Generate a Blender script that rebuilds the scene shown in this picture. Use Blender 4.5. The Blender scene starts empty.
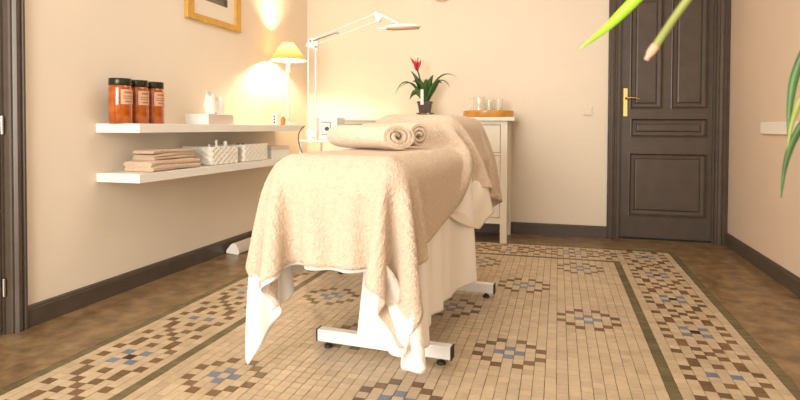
import bpy, bmesh, math, random
import numpy as np
from mathutils import Vector, Matrix, noise

random.seed(7)
scene = bpy.context.scene
C = scene.collection
PI = math.pi

# ------------------------------------------------------------------ camera
cam_d = bpy.data.cameras.new('camera')
cam = bpy.data.objects.new('camera', cam_d)
C.objects.link(cam)
scene.camera = cam
PITCH, YAW, ROLL = 0.0217, 0.2661, 0.0043
fw = Vector((-math.sin(YAW) * math.cos(PITCH), math.cos(YAW) * math.cos(PITCH), -math.sin(PITCH)))
rt = Vector((math.cos(YAW), math.sin(YAW), 0))
up = rt.cross(fw)
r2 = rt * math.cos(ROLL) + up * math.sin(ROLL)
u2 = up * math.cos(ROLL) - rt * math.sin(ROLL)
CAM = Vector((0.199, -2.455, 0.9964))
m = Matrix((r2, u2, -fw)).transposed().to_4x4()
m.translation = CAM
cam.matrix_world = m
cam_d.sensor_width = 36.0
cam_d.lens = 36.0 * 551.13 / 800
cam_d.shift_x = (400 - 407.86) / 800
cam_d.shift_y = (138.96 - 200) / 800
cam_d.clip_start = 0.02
cam_d.dof.use_dof = True
cam_d.dof.focus_distance = 2.9
cam_d.dof.aperture_fstop = 5.0

# ------------------------------------------------------------------ light
scene.view_settings.view_transform = 'Standard'
scene.view_settings.look = 'None'
scene.view_settings.gamma = 1.0
scene.view_settings.use_curve_mapping = False
scene.view_settings.exposure = 0.07
w = bpy.data.worlds.new('world')
scene.world = w
w.use_nodes = True
w.node_tree.nodes['Background'].inputs[0].default_value = (1.0, 0.95, 0.87, 1)
w.node_tree.nodes['Background'].inputs[1].default_value = 1.55

def area(name, loc, target, sx, sy, energy, color):
    d = bpy.data.lights.new(name, 'AREA')
    d.shape = 'RECTANGLE'; d.size = sx; d.size_y = sy; d.energy = energy; d.color = color
    o = bpy.data.objects.new(name, d); C.objects.link(o)
    o.location = loc
    o.rotation_euler = (Vector(target) - Vector(loc)).to_track_quat('-Z', 'Y').to_euler()
    return o
area('assumed_window_light', (-1.3, -3.9, 1.5), (-0.9, 1.0, 0.7), 1.8, 2.2, 165, (1.0, 0.95, 0.87))  # area light standing in for an assumed, unseen window behind the camera
area('overhead_fill', (-0.4, 0.7, 2.9), (-0.4, 0.7, 0), 1.6, 1.6, 24, (1.0, 0.94, 0.85))  # added overhead fill, no ceiling lamp belongs to it

# ------------------------------------------------------------------ helpers
MATS = {}
def nodes_of(mat):
    mat.use_nodes = True
    return mat.node_tree, mat.node_tree.nodes, mat.node_tree.links

def mat(name, col, rough=0.6, metal=0.0, bump=None, var=None, spec=0.5, trans=0.0, sheen=0.0, sss=0.0, coat=0.0):
    """principled material; var=(scale, amount) colour mottling, bump=(scale, strength, distance)"""
    mt = bpy.data.materials.new(name)
    nt, N, L = nodes_of(mt)
    b = N['Principled BSDF']
    b.inputs['Base Color'].default_value = (*col, 1)
    b.inputs['Roughness'].default_value = rough
    b.inputs['Metallic'].default_value = metal
    b.inputs['Specular IOR Level'].default_value = spec
    b.inputs['Transmission Weight'].default_value = trans
    b.inputs['Coat Weight'].default_value = coat
    if sheen:
        b.inputs['Sheen Weight'].default_value = sheen
    tc = N.new('ShaderNodeTexCoord')
    if var:
        n = N.new('ShaderNodeTexNoise'); n.inputs['Scale'].default_value = var[0]; n.inputs['Detail'].default_value = 6
        L.new(tc.outputs['Object'], n.inputs['Vector'])
        r = N.new('ShaderNodeValToRGB')
        a = var[1]
        r.color_ramp.elements[0].position = 0.3; r.color_ramp.elements[1].position = 0.7
        r.color_ramp.elements[0].color = (*[c * (1 - a) for c in col], 1)
        r.color_ramp.elements[1].color = (*[min(1, c * (1 + a)) for c in col], 1)
        L.new(n.outputs['Fac'], r.inputs['Fac']); L.new(r.outputs['Color'], b.inputs['Base Color'])
    if bump:
        n2 = N.new('ShaderNodeTexNoise'); n2.inputs['Scale'].default_value = bump[0]; n2.inputs['Detail'].default_value = 4
        L.new(tc.outputs['Object'], n2.inputs['Vector'])
        bp = N.new('ShaderNodeBump'); bp.inputs['Strength'].default_value = bump[1]; bp.inputs['Distance'].default_value = bump[2]
        L.new(n2.outputs['Fac'], bp.inputs['Height']); L.new(bp.outputs['Normal'], b.inputs['Normal'])
    MATS[name] = mt
    return mt

def tile_mat(name, col, amt):
    """glazed tile: each tile of the grid gets its own tone from a hash of its grid cell"""
    mt = bpy.data.materials.new(name)
    nt, N, L = nodes_of(mt)
    b = N['Principled BSDF']
    g = N.new('ShaderNodeNewGeometry')
    sc = N.new('ShaderNodeVectorMath'); sc.operation = 'SCALE'; sc.inputs['Scale'].default_value = 1 / T
    L.new(g.outputs['Position'], sc.inputs[0])
    ad = N.new('ShaderNodeVectorMath'); ad.operation = 'ADD'; ad.inputs[1].default_value = (0.5, 0.5, 0)
    L.new(sc.outputs[0], ad.inputs[0])
    ml = N.new('ShaderNodeVectorMath'); ml.operation = 'MULTIPLY'; ml.inputs[1].default_value = (1, 1, 0)
    L.new(ad.outputs[0], ml.inputs[0])
    fl = N.new('ShaderNodeVectorMath'); fl.operation = 'FLOOR'; L.new(ml.outputs[0], fl.inputs[0])
    wn = N.new('ShaderNodeTexWhiteNoise'); wn.noise_dimensions = '3D'; L.new(fl.outputs[0], wn.inputs['Vector'])
    r = N.new('ShaderNodeValToRGB')
    r.color_ramp.elements[0].color = (*[c * (1 - amt) for c in col], 1)
    r.color_ramp.elements[1].color = (*[min(1, c * (1 + amt * .6)) for c in col], 1)
    L.new(wn.outputs['Value'], r.inputs['Fac'])
    n = N.new('ShaderNodeTexNoise'); n.inputs['Scale'].default_value = 9; n.inputs['Detail'].default_value = 8
    L.new(g.outputs['Position'], n.inputs['Vector'])
    mx = N.new('ShaderNodeMix'); mx.data_type = 'RGBA'; mx.blend_type = 'MULTIPLY'; mx.inputs['Factor'].default_value = 0.4
    L.new(r.outputs['Color'], mx.inputs['A'])
    rr = N.new('ShaderNodeValToRGB'); rr.color_ramp.elements[0].position = .3; rr.color_ramp.elements[1].position = .62
    rr.color_ramp.elements[0].color = (.72, .66, .58, 1); rr.color_ramp.elements[1].color = (1, 1, 1, 1)
    L.new(n.outputs['Fac'], rr.inputs['Fac']); L.new(rr.outputs['Color'], mx.inputs['B'])
    L.new(mx.outputs['Result'], b.inputs['Base Color'])
    b.inputs['Roughness'].default_value = 0.42
    b.inputs['Specular IOR Level'].default_value = 0.35
    MATS[name] = mt
    return mt

class MB:
    def __init__(s): s.v = []; s.f = []
    def add(s, v, f):
        o = len(s.v); s.v += [tuple(p) for p in v]; s.f += [tuple(i + o for i in q) for q in f]; return s
    def box(s, x0, x1, y0, y1, z0, z1):
        v = [(x, y, z) for z in (z0, z1) for y in (y0, y1) for x in (x0, x1)]
        return s.add(v, [(0, 2, 3, 1), (4, 5, 7, 6), (0, 1, 5, 4), (2, 6, 7, 3), (0, 4, 6, 2), (1, 3, 7, 5)])
    def rbox(s, x0, x1, y0, y1, z0, z1, r=.004, seg=2):
        bm = bmesh.new()
        bmesh.ops.create_cube(bm, size=1)
        bmesh.ops.scale(bm, vec=(x1 - x0, y1 - y0, z1 - z0), verts=bm.verts)
        bmesh.ops.translate(bm, vec=((x0 + x1) / 2, (y0 + y1) / 2, (z0 + z1) / 2), verts=bm.verts)
        bmesh.ops.bevel(bm, geom=bm.edges[:], offset=r, segments=seg, affect='EDGES', profile=.5)
        bm.verts.index_update()
        s.add([v.co.copy() for v in bm.verts], [[v.index for v in f.verts] for f in bm.faces]); bm.free(); return s
    def lathe(s, prof, c=(0, 0, 0), seg=24, sx=1, sy=1, cap=True):
        v = []
        for r, z in prof:
            for k in range(seg):
                a = 2 * PI * k / seg
                v.append((c[0] + r * sx * math.cos(a), c[1] + r * sy * math.sin(a), c[2] + z))
        f = []
        for i in range(len(prof) - 1):
            for k in range(seg):
                k2 = (k + 1) % seg
                f.append((i * seg + k, i * seg + k2, (i + 1) * seg + k2, (i + 1) * seg + k))
        if cap:
            f.append(tuple(range(seg - 1, -1, -1))); f.append(tuple((len(prof) - 1) * seg + k for k in range(seg)))
        return s.add(v, f)
    def tube(s, pts, rad, seg=8, cap=True):
        pts = [Vector(p) for p in pts]
        rads = rad if isinstance(rad, (list, tuple)) else [rad] * len(pts)
        v = []; f = []
        prev = None
        for i, p in enumerate(pts):
            d = (pts[min(i + 1, len(pts) - 1)] - pts[max(i - 1, 0)]).normalized()
            if prev is None:
                n = d.orthogonal().normalized()
            else:
                n = (prev - d * prev.dot(d)).normalized()
            prev = n; b = d.cross(n)
            for k in range(seg):
                a = 2 * PI * k / seg
                v.append(p + (n * math.cos(a) + b * math.sin(a)) * rads[i])
        for i in range(len(pts) - 1):
            for k in range(seg):
                k2 = (k + 1) % seg
                f.append((i * seg + k, i * seg + k2, (i + 1) * seg + k2, (i + 1) * seg + k))
        if cap:
            f.append(tuple(range(seg - 1, -1, -1))); f.append(tuple((len(pts) - 1) * seg + k for k in range(seg)))
        return s.add(v, f)
    def prism(s, poly, a0, a1, axis):
        """poly of 2D points extruded along axis ('x','y','z') from a0 to a1"""
        n = len(poly)
        def P(p, a):
            return {'x': (a, p[0], p[1]), 'y': (p[0], a, p[1]), 'z': (p[0], p[1], a)}[axis]
        v = [P(p, a0) for p in poly] + [P(p, a1) for p in poly]
        f = [tuple(range(n - 1, -1, -1)), tuple(range(n, 2 * n))] + [(i, (i + 1) % n, n + (i + 1) % n, n + i) for i in range(n)]
        return s.add(v, f)
    def xform(s, M):
        s.v = [tuple(M @ Vector(p)) for p in s.v]; return s
    def build(s, name, mt, parent=None, smooth=False, fix=True):
        me = bpy.data.meshes.new(name)
        me.from_pydata(s.v, [], s.f)
        if fix:
            bm = bmesh.new(); bm.from_mesh(me); bmesh.ops.recalc_face_normals(bm, faces=bm.faces[:]); bm.to_mesh(me); bm.free()
        for q in (mt if isinstance(mt, list) else [mt]):
            me.materials.append(MATS[q] if isinstance(q, str) else q)
        if smooth:
            for p in me.polygons: p.use_smooth = True
            try: me.set_sharp_from_angle(angle=math.radians(38))
            except Exception: pass
        o = bpy.data.objects.new(name, me); C.objects.link(o)
        if parent is not None: par(o, parent)
        return o

def par(o, p):
    o.parent = p
    if p.type == 'EMPTY':
        o.matrix_parent_inverse = Matrix.Translation(p.location).inverted()

def tag(o, label, cat, group=None, kind=None):
    o['label'] = label; o['category'] = cat
    if group: o['group'] = group
    if kind: o['kind'] = kind
    return o

def thing(name, label, cat, loc, group=None):
    o = bpy.data.objects.new(name, None); C.objects.link(o)
    o.location = loc; o.empty_display_size = .05
    return tag(o, label, cat, group)

def struct(o):
    o['kind'] = 'structure'; return o

def dup(root, loc, label, group=None):
    r = root.copy(); C.objects.link(r); r.location = loc; r['label'] = label
    if group: r['group'] = group
    for ch in list(root.children):
        c = ch.copy(); C.objects.link(c); c.parent = r; c.matrix_parent_inverse = ch.matrix_parent_inverse.copy()
        for g in ch.children:
            d = g.copy(); C.objects.link(d); d.parent = c
    return r

# ------------------------------------------------------------------ dimensions
T = 0.045                      # floor tile pitch
XL, XR, YB, YF = -2.3175, 1.60, 2.80, -4.2
ZC = 3.0

# ------------------------------------------------------------------ materials
mat('wall_paint', (.775, .685, .565), .75, bump=(160, .12, .002), var=(1.1, .035))
mat('wall_paint_shaded', (.68, .54, .42), .75, bump=(160, .12, .002), var=(1.1, .035))  # same paint darkened: the right wall's shade is put into the colour
mat('ceiling_paint', (.8, .74, .65), .8)
mat('dark_wood', (.082, .060, .044), .38, bump=(60, .12, .002), var=(9, .12))
mat('dark_gap', (.012, .010, .008), .8)
mat('grout', (.13, .088, .052), .9)
tile_mat('tile_cream', (.51, .395, .265), .13)
tile_mat('tile_brown', (.17, .098, .046), .25)
tile_mat('tile_blue', (.17, .20, .27), .15)
tile_mat('tile_olive', (.145, .115, .055), .2)
tile_mat('tile_black', (.035, .025, .018), .2)
mat('white_lacquer', (.82, .79, .73), .35)
mat('chest_paint', (.78, .72, .61), .45)
mat('white_plastic', (.83, .81, .77), .3)
mat('white_metal', (.80, .79, .77), .3)
mat('black_rubber', (.015, .014, .013), .6)
mat('chrome', (.6, .58, .55), .2, metal=1)
mat('brass', (.83, .60, .22), .25, metal=1)
mat('sheet_cotton', (.88, .84, .78), .85, bump=(300, .08, .001), sheen=.2)
mat('sheet_cotton_shaded', (.80, .72, .62), .85, bump=(300, .08, .001))  # sheet cotton toned down, shade of the rear side put into the colour
mat('vinyl', (.8, .76, .68), .45)
mat('paper', (.86, .84, .80), .9)
mat('cardboard_beige', (.62, .54, .43), .7)
mat('pinkish_beige', (.70, .58, .50), .6)
mat('lid_green', (.030, .036, .018), .25, metal=.55)
mat('label_paper', (.62, .38, .24), .7)
mat('label_print', (.34, .16, .10), .7)
mat('leaf_dark', (.045, .115, .022), .4, var=(18, .35))
mat('leaf_bright', (.30, .56, .02), .4, var=(14, .15))
mat('leaf_olive', (.22, .24, .05), .5, var=(14, .2))
mat('leaf_tip', (.55, .30, .19), .6)
mat('flower_red', (.62, .04, .07), .5, var=(30, .3))
mat('pot_brown', (.055, .026, .016), .5)
mat('tray_wood', (.58, .27, .035), .3, var=(14, .18), coat=.3)
mat('frame_gold', (.62, .34, .055), .42, var=(12, .15))
mat('mat_board', (.80, .72, .60), .85)
mat('amber_bottle', (.5, .2, .03), .2)
mat('wicker', (.84, .80, .72), .65)
mat('plaster', (.74, .62, .48), .7)
mat('green_dot', (.03, .10, .07), .3)
mat('red_line', (.36, .15, .12), .5)
mat('cable_grey', (.10, .09, .08), .5)
mat('soil', (.04, .025, .015), .9)
mat('clay', (.40, .19, .10), .75)

def towel_mat(name, col):
    mt = bpy.data.materials.new(name)
    nt, N, L = nodes_of(mt); b = N['Principled BSDF']
    tc = N.new('ShaderNodeTexCoord')
    n = N.new('ShaderNodeTexNoise'); n.inputs['Scale'].default_value = 55; n.inputs['Detail'].default_value = 6
    n.inputs['Roughness'].default_value = .7
    L.new(tc.outputs['Object'], n.inputs['Vector'])
    r = N.new('ShaderNodeValToRGB')
    r.color_ramp.elements[0].position = .32; r.color_ramp.elements[1].position = .68
    r.color_ramp.elements[0].color = (*[c * .84 for c in col], 1); r.color_ramp.elements[1].color = (*[min(1, c * 1.05) for c in col], 1)
    L.new(n.outputs['Fac'], r.inputs['Fac']); L.new(r.outputs['Color'], b.inputs['Base Color'])
    n2 = N.new('ShaderNodeTexNoise'); n2.inputs['Scale'].default_value = 110; n2.inputs['Detail'].default_value = 5
    L.new(tc.outputs['Object'], n2.inputs['Vector'])
    bp = N.new('ShaderNodeBump'); bp.inputs['Strength'].default_value = .9; bp.inputs['Distance'].default_value = .010
    L.new(n2.outputs['Fac'], bp.inputs['Height']); L.new(bp.outputs['Normal'], b.inputs['Normal'])
    b.inputs['Roughness'].default_value = .95
    b.inputs['Sheen Weight'].default_value = .35
    b.inputs['Sheen Roughness'].default_value = .6
    b.inputs['Sheen Tint'].default_value = (1, .88, .74, 1)
    b.inputs['Specular IOR Level'].default_value = .1
    MATS[name] = mt
towel_mat('towel_terry', (.66, .52, .395))
towel_mat('towel_pale', (.78, .64, .50))
towel_mat('towel_tan', (.64, .47, .34))

def surround_mat():
    mt = bpy.data.materials.new('surround_floor')
    nt, N, L = nodes_of(mt); b = N['Principled BSDF']
    tc = N.new('ShaderNodeTexCoord')
    n = N.new('ShaderNodeTexNoise'); n.inputs['Scale'].default_value = 9; n.inputs['Detail'].default_value = 10; n.inputs['Roughness'].default_value = .62
    L.new(tc.outputs['Object'], n.inputs['Vector'])
    r = N.new('ShaderNodeValToRGB'); e = r.color_ramp.elements
    e[0].position = .3; e[1].position = .72
    e[0].color = (.10, .060, .027, 1); e[1].color = (.34, .225, .110, 1)
    k = e.new(.5); k.color = (.205, .127, .058, 1)
    L.new(n.outputs['Fac'], r.inputs['Fac']); L.new(r.outputs['Color'], b.inputs['Base Color'])
    b.inputs['Roughness'].default_value = .33
    b.inputs['Specular IOR Level'].default_value = .45
    MATS['surround_floor'] = mt
surround_mat()

def glass_mat(name, col, rough=0.02, ior=1.45):
    mt = bpy.data.materials.new(name)
    nt, N, L = nodes_of(mt); b = N['Principled BSDF']
    b.inputs['Base Color'].default_value = (*col, 1); b.inputs['Roughness'].default_value = rough
    b.inputs['Transmission Weight'].default_value = 1; b.inputs['IOR'].default_value = ior
    MATS[name] = mt
glass_mat('clear_glass', (.97, .98, .96))
glass_mat('lens_glass', (.96, .96, .95))
def jar_mat():
    mt = bpy.data.materials.new('amber_jar')
    nt, N, L = nodes_of(mt); b = N['Principled BSDF']
    tc = N.new('ShaderNodeTexCoord')
    n = N.new('ShaderNodeTexNoise'); n.inputs['Scale'].default_value = 16; n.inputs['Detail'].default_value = 3
    L.new(tc.outputs['Object'], n.inputs['Vector'])
    r = N.new('ShaderNodeValToRGB')
    r.color_ramp.elements[0].position = .35; r.color_ramp.elements[1].position = .65
    r.color_ramp.elements[0].color = (.32, .050, .003, 1); r.color_ramp.elements[1].color = (.54, .135, .008, 1)
    L.new(n.outputs['Fac'], r.inputs['Fac']); L.new(r.outputs['Color'], b.inputs['Base Color'])
    b.inputs['Roughness'].default_value = .08; b.inputs['Coat Weight'].default_value = .8; b.inputs['Coat Roughness'].default_value = .04
    b.inputs['Transmission Weight'].default_value = .1
    MATS['amber_jar'] = mt
jar_mat()
def shade_mat():
    mt = bpy.data.materials.new('lamp_shade_cloth')
    nt, N, L = nodes_of(mt)
    out = N['Material Output']; N.remove(N['Principled BSDF'])
    d = N.new('ShaderNodeBsdfDiffuse'); d.inputs['Color'].default_value = (.55, .33, .14, 1)
    t = N.new('ShaderNodeBsdfTranslucent'); t.inputs['Color'].default_value = (.60, .36, .13, 1)
    mx = N.new('ShaderNodeMixShader'); mx.inputs[0].default_value = .035
    L.new(d.outputs[0], mx.inputs[1]); L.new(t.outputs[0], mx.inputs[2]); L.new(mx.outputs[0], out.inputs['Surface'])
    MATS['lamp_shade_cloth'] = mt
shade_mat()
def emit_mat(name, col, s):
    mt = bpy.data.materials.new(name)
    nt, N, L = nodes_of(mt); b = N['Principled BSDF']
    b.inputs['Base Color'].default_value = (*col, 1)
    b.inputs['Emission Color'].default_value = (*col, 1); b.inputs['Emission Strength'].default_value = s
    MATS[name] = mt
emit_mat('bulb_glow', (1, .78, .45), 12)
def art_mat():
    mt = bpy.data.materials.new('dark_print')
    nt, N, L = nodes_of(mt); b = N['Principled BSDF']
    tc = N.new('ShaderNodeTexCoord')
    n = N.new('ShaderNodeTexNoise'); n.inputs['Scale'].default_value = 7; n.inputs['Detail'].default_value = 7
    L.new(tc.outputs['Object'], n.inputs['Vector'])
    r = N.new('ShaderNodeValToRGB')
    r.color_ramp.elements[0].position = .38; r.color_ramp.elements[1].position = .68
    r.color_ramp.elements[0].color = (.05, .038, .03, 1); r.color_ramp.elements[1].color = (.25, .19, .13, 1)
    L.new(n.outputs['Fac'], r.inputs['Fac']); L.new(r.outputs['Color'], b.inputs['Base Color'])
    b.inputs['Roughness'].default_value = .4
    MATS['dark_print'] = mt
art_mat()

# ================================================================== SETTING
# floor slab (shows as grout between the tiles)
floor = struct(MB().box(XL - .3, XR + .3, YF, YB + .35, -.12, -.0025).build('floor', 'grout'))
# tile colours ----------------------------------------------------
B4 = [(-47, 4), (-35, 4), (-23, 4), (-11, 4), (0, 2), (11, 4), (23, 4), (35, 4), (47, 4)]
BX = [(19, 4), (7, 4), (-4, 2), (-14, 2), (-24, 2), (-35, 4)]
P4 = {0: {0: 'k', 3: 'b'}, 1: {1: 'u'}, 2: {3: 'b'}, 3: {0: 'b', 2: 'b'}, 4: {2: 'b'}, 5: {1: 'b'}, 6: {0: 'b', 3: 'b'}}
P2 = {0: {1: 'u'}, 1: {3: 'b'}, 2: {0: 'b', 2: 'b'}, 3: {2: 'b'}, 4: {1: 'b'}, 5: {0: 'b', 3: 'b'}}
def band(c, along, centres):
    for y, k in centres:
        r = abs(along - y)
        if r <= (6 if k == 4 else 5):
            return (P4 if k == 4 else P2)[r].get(abs(c), 'c')
    return 'c'
def colour(i, j):
    if i in (24, -40) or j == 52: return 'o'
    if (i in (14, -30) and j <= 42) or (j == 42 and -30 <= i <= 14): return 'o'
    if 15 <= i <= 23: return band(i - 19, j, B4)
    if -39 <= i <= -31: return band(i + 35, j, B4)
    if j >= 43: return band(j - 47, i, BX)
    for b in range(-5, 6):
        dy = j - 12 * b
        if abs(dy) > 3: continue
        off = 8 if b % 2 else 0
        dx = (i - off + 8) % 16 - 8
        if not -24 <= i - dx <= 8: continue
        ad = (abs(dx), abs(dy))
        if ad in ((1, 0), (0, 1)): return 'u'
        if ad in ((1, 3), (2, 2), (3, 1)): return 'b'
    return 'c'
TM = {'c': 'tile_cream', 'b': 'tile_brown', 'u': 'tile_blue', 'o': 'tile_olive', 'k': 'tile_black'}
ORDER = ['c', 'b', 'u', 'o', 'k']
J = .0025 / 2
def project(p):
    d = Vector(p) - CAM; z = d.dot(fw)
    return 407.86 + 551.13 * d.dot(r2) / z, 138.96 - 551.13 * d.dot(u2) / z, z
cells = [(i, j) for i in range(-40, 25) for j in range(-46, 53)]
vis = []
for (i, j) in cells:
    x, y, z = project((i * T, j * T, 0))
    if z > .3 and 0 <= x < 800 and 0 <= y < 400:
        # leave out the cells the table linen hides
        if 262 < x < 290 and y > 296: continue
        if 380 < x < 425 and y > 330 and y < 372: continue
        vis.append((z, i, j))
vis.sort()
near = set((i, j) for z, i, j in vis[:300])
h = T / 2 - J
tile_me = {}
for k in ORDER:
    mb = MB()
    b_ = .0012
    mb.add([(-h, -h, -.003), (h, -h, -.003), (h, h, -.003), (-h, h, -.003), (-h, -h, -b_ * .5), (h, -h, -b_ * .5), (h, h, -b_ * .5), (-h, h, -b_ * .5),
            (-h + b_, -h + b_, 0), (h - b_, -h + b_, 0), (h - b_, h - b_, 0), (-h + b_, h - b_, 0)],
           [(0, 1, 5, 4), (1, 2, 6, 5), (2, 3, 7, 6), (3, 0, 4, 7), (4, 5, 9, 8), (5, 6, 10, 9), (6, 7, 11, 10), (7, 4, 8, 11), (8, 9, 10, 11)])
    me = bpy.data.meshes.new('tile'); me.from_pydata(mb.v, [], mb.f); me.materials.append(MATS[TM[k]])
    tile_me[k] = me
rest = MB(); rest_m = []
for (i, j) in cells:
    k = colour(i, j)
    dz = random.uniform(-.0006, .0004)
    if (i, j) in near:
        o = bpy.data.objects.new('tile', tile_me[k]); C.objects.link(o)
        o.location = (i * T + random.uniform(-.0005, .0005), j * T + random.uniform(-.0005, .0005), dz)
        o.rotation_euler = (random.uniform(-.006, .006), random.uniform(-.006, .006), random.uniform(-.012, .012))
        o.parent = floor
    else:
        x, y = i * T, j * T
        a = [random.uniform(-.0004, .0004) for _ in range(4)]
        rest.add([(x - h, y - h, -.003), (x + h, y - h, -.003), (x + h, y + h, -.003), (x - h, y + h, -.003),
                  (x - h, y - h, dz + a[0]), (x + h, y - h, dz + a[1]), (x + h, y + h, dz + a[2]), (x - h, y + h, dz + a[3])],
                 [(0, 1, 5, 4), (1, 2, 6, 5), (2, 3, 7, 6), (3, 0, 4, 7), (4, 5, 6, 7)])
        rest_m += [ORDER.index(k)] * 5
ro = rest.build('mosaic_tiles', [TM[k] for k in ORDER], floor, fix=False)
ro['kind'] = 'stuff'
ro.data.polygons.foreach_set('material_index', rest_m)
# brown polished floor around the mosaic
x0, x1, y1 = -40.5 * T, 24.5 * T, 52.5 * T
sm = MB()
sm.box(XL - .05, x0, YF, YB + .2, -.004, 0); sm.box(x1, XR + .05, YF, YB + .2, -.004, 0); sm.box(x0, x1, y1, YB + .2, -.004, 0)
sm.build('surround', 'surround_floor', floor)

# walls ------------------------------------------------------------
DY0, DY1 = -1.25, -.385       # left doorway
struct(MB().box(XL - .14, XL, DY1, YB + .14, -.0025, ZC).box(XL - .14, XL, YF, DY0, -.0025, ZC).box(XL - .14, XL, DY0, DY1, 2.25, ZC).build('wall_left', 'wall_paint'))
BX0, BX1 = .70, 1.55         # back doorway
struct(MB().box(XL, BX0, YB, YB + .14, -.0025, ZC).box(BX1, XR, YB, YB + .14, -.0025, ZC).box(BX0, BX1, YB, YB + .14, 2.30, ZC).build('wall_back', 'wall_paint'))
struct(MB().box(XR, XR + .14, YF, YB + .14, -.0025, ZC).build('wall_right', 'wall_paint_shaded'))
struct(MB().box(XL - .14, XR + .14, YF, YB + .14, ZC, ZC + .1).build('ceiling', 'ceiling_paint'))

# baseboards -------------------------------------------------------
def bb_poly(s):  # (offset from wall, z)
    return [(0, 0), (s * .018, 0), (s * .018, .088), (s * .013, .092), (s * .013, .100), (s * .006, .108), (0, .108)]
b = MB().prism([(XL + p, z) for p, z in bb_poly(1)], -.356, YB, 'y').build('baseboard_left', 'dark_wood'); struct(b)
b = MB().prism([(YB - p, z) for p, z in bb_poly(1)], XL + .018, BX0 - .07, 'x').build('baseboard_back', 'dark_wood'); struct(b)
b = MB().prism([(XR - p, z) for p, z in bb_poly(1)], YF, YB - .03, 'y').build('baseboard_right', 'dark_wood'); struct(b)

# back door --------------------------------------------------------
DZ = 2.28
dY = 2.86                    # face of the leaf
door = bpy.data.objects.new('door_1', None); C.objects.link(door); door.location = (1.14, dY, 0); struct(door)
def panel_leaf(parent, L0, L1, y, z0, z1, panels, name='leaf'):
    """stiles and rails with raised panels in the openings; faces -y"""
    xs = sorted(set([L0, L1] + [p[0] for p in panels] + [p[1] for p in panels]))
    zs = sorted(set([z0, z1] + [p[2] for p in panels] + [p[3] for p in panels]))
    mb = MB()
    for a in range(len(xs) - 1):
        for c in range(len(zs) - 1):
            cx, cz = (xs[a] + xs[a + 1]) / 2, (zs[c] + zs[c + 1]) / 2
            if any(p[0] < cx < p[1] and p[2] < cz < p[3] for p in panels): continue
            mb.box(xs[a], xs[a + 1], y, y + .04, zs[c], zs[c + 1])
    mb.build(name, 'dark_wood', parent)
    for (a, b2, c, d) in panels:
        pm = MB()
        lv = [(0, -.007), (.008, -.009), (.014, .004), (.022, .018), (.050, .020), (.058, .008), (.066, .006)]
        v = []; f = []
        for k, (ins, dy) in enumerate(lv):
            v += [(a + ins, y + dy, c + ins), (b2 - ins, y + dy, c + ins), (b2 - ins, y + dy, d - ins), (a + ins, y + dy, d - ins)]
            if k:
                for q in range(4):
                    q2 = (q + 1) % 4
                    f.append(((k - 1) * 4 + q, (k - 1) * 4 + q2, k * 4 + q2, k * 4 + q))
        e = (len(lv) - 1) * 4
        f.append((e, e + 1, e + 2, e + 3))
        v += [(a, y + .03, c), (b2, y + .03, c), (b2, y + .03, d), (a, y + .03, d)]
        g = len(lv) * 4
        for q in range(4): f.append((q, (q + 1) % 4, g + (q + 1) % 4, g + q))
        pm.add(v, f).build('panel', 'dark_wood', parent)
panel_leaf(door, .742, 1.535, dY, .012, DZ,
           [(.815, 1.095, 1.165, 2.18), (1.155, 1.455, 1.165, 2.18), (.825, 1.455, .912, 1.085), (.815, 1.455, .205, .775)])
# casing (stepped moulding), one board per side
def casing(xo, s):
    """xo outer edge, s=+1 grows towards +x"""
    st = [(0, 0), (0, .022), (.010, .030), (.018, .030), (.022, .020), (.040, .020), (.044, .030), (.052, .034), (.060, .026), (.075, .024), (.080, .012), (.098, .012), (.102, -.02), (.112, -.02), (.112, -.10), (.09, -.10), (.09, 0)]
    return [(xo + s * a, YB - o) for a, o in st]
MB().prism(casing(.628, 1), 0, DZ + .1, 'z').build('casing', 'dark_wood', door)
MB().prism(casing(1.600, -1)[:], 0, DZ + .1, 'z').build('casing', 'dark_wood', door)
MB().box(.628, 1.600, YB - .022, YB + .12, DZ, DZ + .11).build('casing_head', 'dark_wood', door)
MB().box(.70, 1.55, dY - .02, dY + .06, .0, .01).build('threshold', 'dark_gap', door)
hp = MB().rbox(.762, .800, dY - .006, dY, 1.10, 1.355, .003).build('handle_plate', 'brass', door)
hm = MB().tube([(.782, dY - .004, 1.262), (.782, dY - .045, 1.262), (.79, dY - .052, 1.262), (.82, dY - .053, 1.266), (.86, dY - .052, 1.264), (.895, dY - .05, 1.254), (.902, dY - .05, 1.250)], [.010, .009, .010, .009, .008, .008, .006], 10)
hm.build('lever', 'brass', hp, smooth=True)
MB().tube([(.782, dY - .004, 1.16), (.782, dY - .012, 1.16)], .009, 10).build('keyhole_rose', 'brass', hp, smooth=True)

# left door --------------------------------------------------------
ld = bpy.data.objects.new('door_2', None); C.objects.link(ld); ld.location = (XL, -.8, 0); struct(ld)
MB().prism([(XL + x, y - .022) for x, y in [(-.10, -.365), (-.10, -.43), (-.015, -.43), (-.015, -.418), (.010, -.414), (.016, -.408), (.016, -.398), (.022, -.394), (.030, -.388), (.030, -.372), (.024, -.366), (.018, -.356), (.026, -.350), (.026, -.340), (.018, -.334), (0, -.334), (0, -.365)]], 0, 2.33, 'z').build('casing', 'dark_wood', ld)
MB().box(XL - .10, XL + .028, -1.28, -1.19, 0, 2.33).build('casing', 'dark_wood', ld)
MB().box(XL - .10, XL + .028, -1.28, -.334, 2.24, 2.33).build('casing_head', 'dark_wood', ld)
lf = MB().rbox(XL - .06, XL - .02, -1.19, -.456, .008, 2.24, .003).build('leaf', 'dark_wood', ld)
for z0, z1 in ((.2, .95), (1.08, 2.1)):
    MB().rbox(XL - .021, XL - .010, -1.07, -.56, z0, z1, .005).build('panel', 'dark_wood', lf)
for z in (.185, .955, 1.95):
    MB().tube([(XL - .012, -.452, z), (XL - .012, -.452, z + .085)], .0075, 10).build('hinge', 'chrome', ld, smooth=True)

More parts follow.
